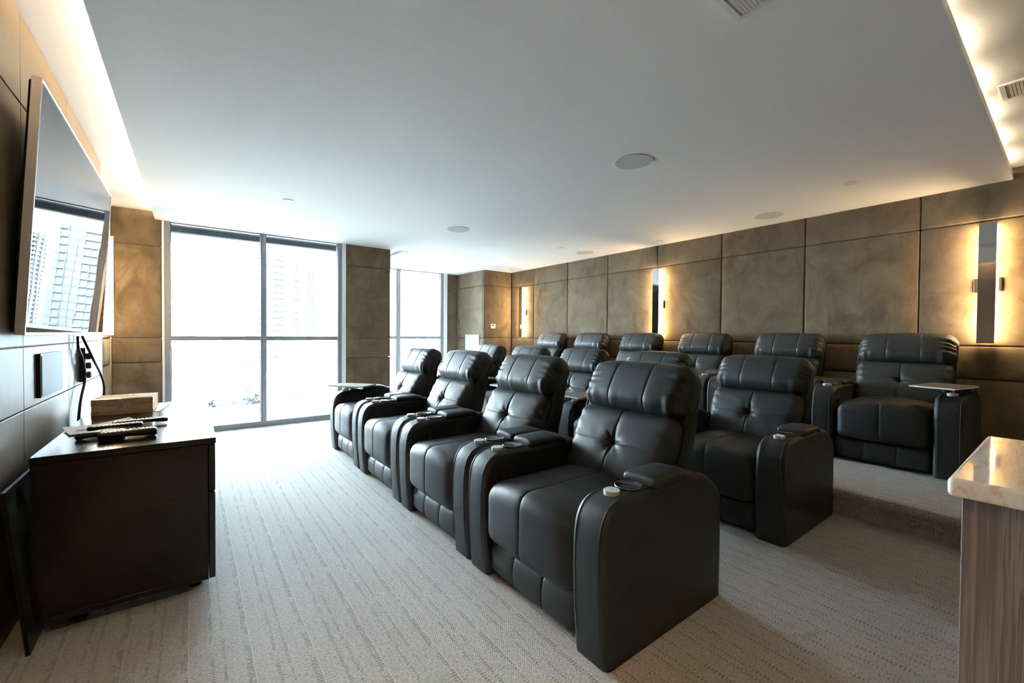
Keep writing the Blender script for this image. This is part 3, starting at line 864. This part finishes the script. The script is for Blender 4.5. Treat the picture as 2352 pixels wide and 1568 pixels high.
# rounded tower
t = thing('rounded_tower', 'distant apartment tower with curved banded balconies', 'building', (107.0, 420, GZ))
Rr = 24.
TH = 60. - GZ
link('core', MB().lathe([(Rr - 1.6, 0), (Rr - 1.6, TH - 3), (Rr - 4, TH), (0, TH)], 56).mesh('core', 'facade_glass', 30), t)
bm_ = MB().lathe([(Rr - 1.7, 0), (Rr, 0), (Rr, 1.3), (Rr - .2, 1.3), (Rr - .2, .25), (Rr - 1.7, .25)], 56).mesh('balcony_band', 'concrete_white', 30)
for k in range(21): link('balcony_band', bm_, t, (0, 0, TH - 6 - k * 2.9))
pm_ = MB().box((-.6, -.5, 0), (.6, .8, TH - 2)).mesh('pier', 'concrete_white')
for k in range(12):
    a = math.radians(-180 + k * 12)
    link('pier', pm_, t, (Rr * math.cos(a), Rr * math.sin(a), 0), (0, 0, a + math.pi / 2))
# low block with rows of windows
t = thing('office_block', 'low pale office block with four rows of narrow windows', 'building', (19.5, 86, GZ), (0, 0, math.radians(-4)))
link('core', MB().box((-6.5, 0, 0), (8, 12, 15.6)).mesh('core', 'brick_pale'), t)
link('parapet', MB().box((-6.7, -.2, 15.6), (8.2, 12.2, 16.1)).mesh('parapet', 'concrete_white'), t)
wm = MB().box((-.34, -.06, 0), (.34, .05, 1.5)).mesh('window', 'window_dark')
for k in range(4):
    for b in range(8): link('window', wm, t, (-5 + b * 1.6, 0, 13.3 - k * 2.6))
for (x, y, w, d, h_, lb) in ((4.6, 96, 12, 10, 11.5, 'low flat-roofed block seen through the left window pane'), (-6.5, 120, 14, 12, 13.0, 'pale long block far behind the left window pane')):
    t = thing('low_building', lb, 'building', (x, y, GZ))
    link('core', MB().box((-w / 2, 0, 0), (w / 2, d, h_)).mesh('core', 'brick_pale'), t)
    link('roof_edge', MB().box((-w / 2 - .2, -.2, h_), (w / 2 + .2, d + .2, h_ + .5)).mesh('roof_edge', 'roof_grey'), t)
    wm2 = MB().box((-.5, -.06, 0), (.5, .05, 1.3)).mesh('window', 'window_dark')
    for k in range(3):
        for b in range(int(w // 2.2)): link('window', wm2, t, (-w / 2 + 1.4 + b * 2.1, 0, h_ - 2.6 - k * 3.0))
def tree(label, x, y, hgt, rad, seed):
    r_ = np.random.RandomState(seed)
    t = thing('tree', label, 'tree', (x, y, GZ), group='trees below the windows')
    link('trunk', MB().lathe([(.28, 0), (.18, hgt * .6), (0, hgt * .75)], 8).mesh('trunk', 'bark', 60), t)
    V = []; F = []
    for k in range(420):
        a, b = r_.rand() * 2 * math.pi, math.acos(2 * r_.rand() - 1); rr = rad * r_.rand() ** .4
        c = np.array([rr * math.sin(b) * math.cos(a), rr * math.sin(b) * math.sin(a), hgt * .68 + rr * math.cos(b) * .85])
        e1 = r_.randn(3); e1 /= np.linalg.norm(e1); e2 = np.cross(e1, r_.randn(3)); e2 /= np.linalg.norm(e2)
        s = .32 * (.6 + r_.rand())
        i0 = len(V); V += [c - e1 * s, c - e2 * s * .6, c + e1 * s, c + e2 * s * .6]; F.append((i0, i0 + 1, i0 + 2, i0 + 3))
    link('foliage', mesh_from('foliage', V, F, 'foliage'), t)['kind'] = 'stuff'
for i, (x, y, hh, rr) in enumerate(((9.6, 66, 8.0, 2.3), (14.0, 61, 8.6, 2.6), (16.6, 69, 8.4, 2.5), (20.6, 75, 8.0, 2.3), (2.0, 78, 7.5, 2.3), (5.6, 74, 7.0, 2.2), (8.2, 82, 7.6, 2.2))):
    tree(['leftmost tree below the right window pane', 'second tree below the right window pane, the fullest', 'third tree below the right window pane', 'rightmost tree by the office block',
          'leftmost tree below the left window pane', 'middle tree below the left window pane', 'tree below the window mullion'][i], x, y, hh, rr, 10 + i)
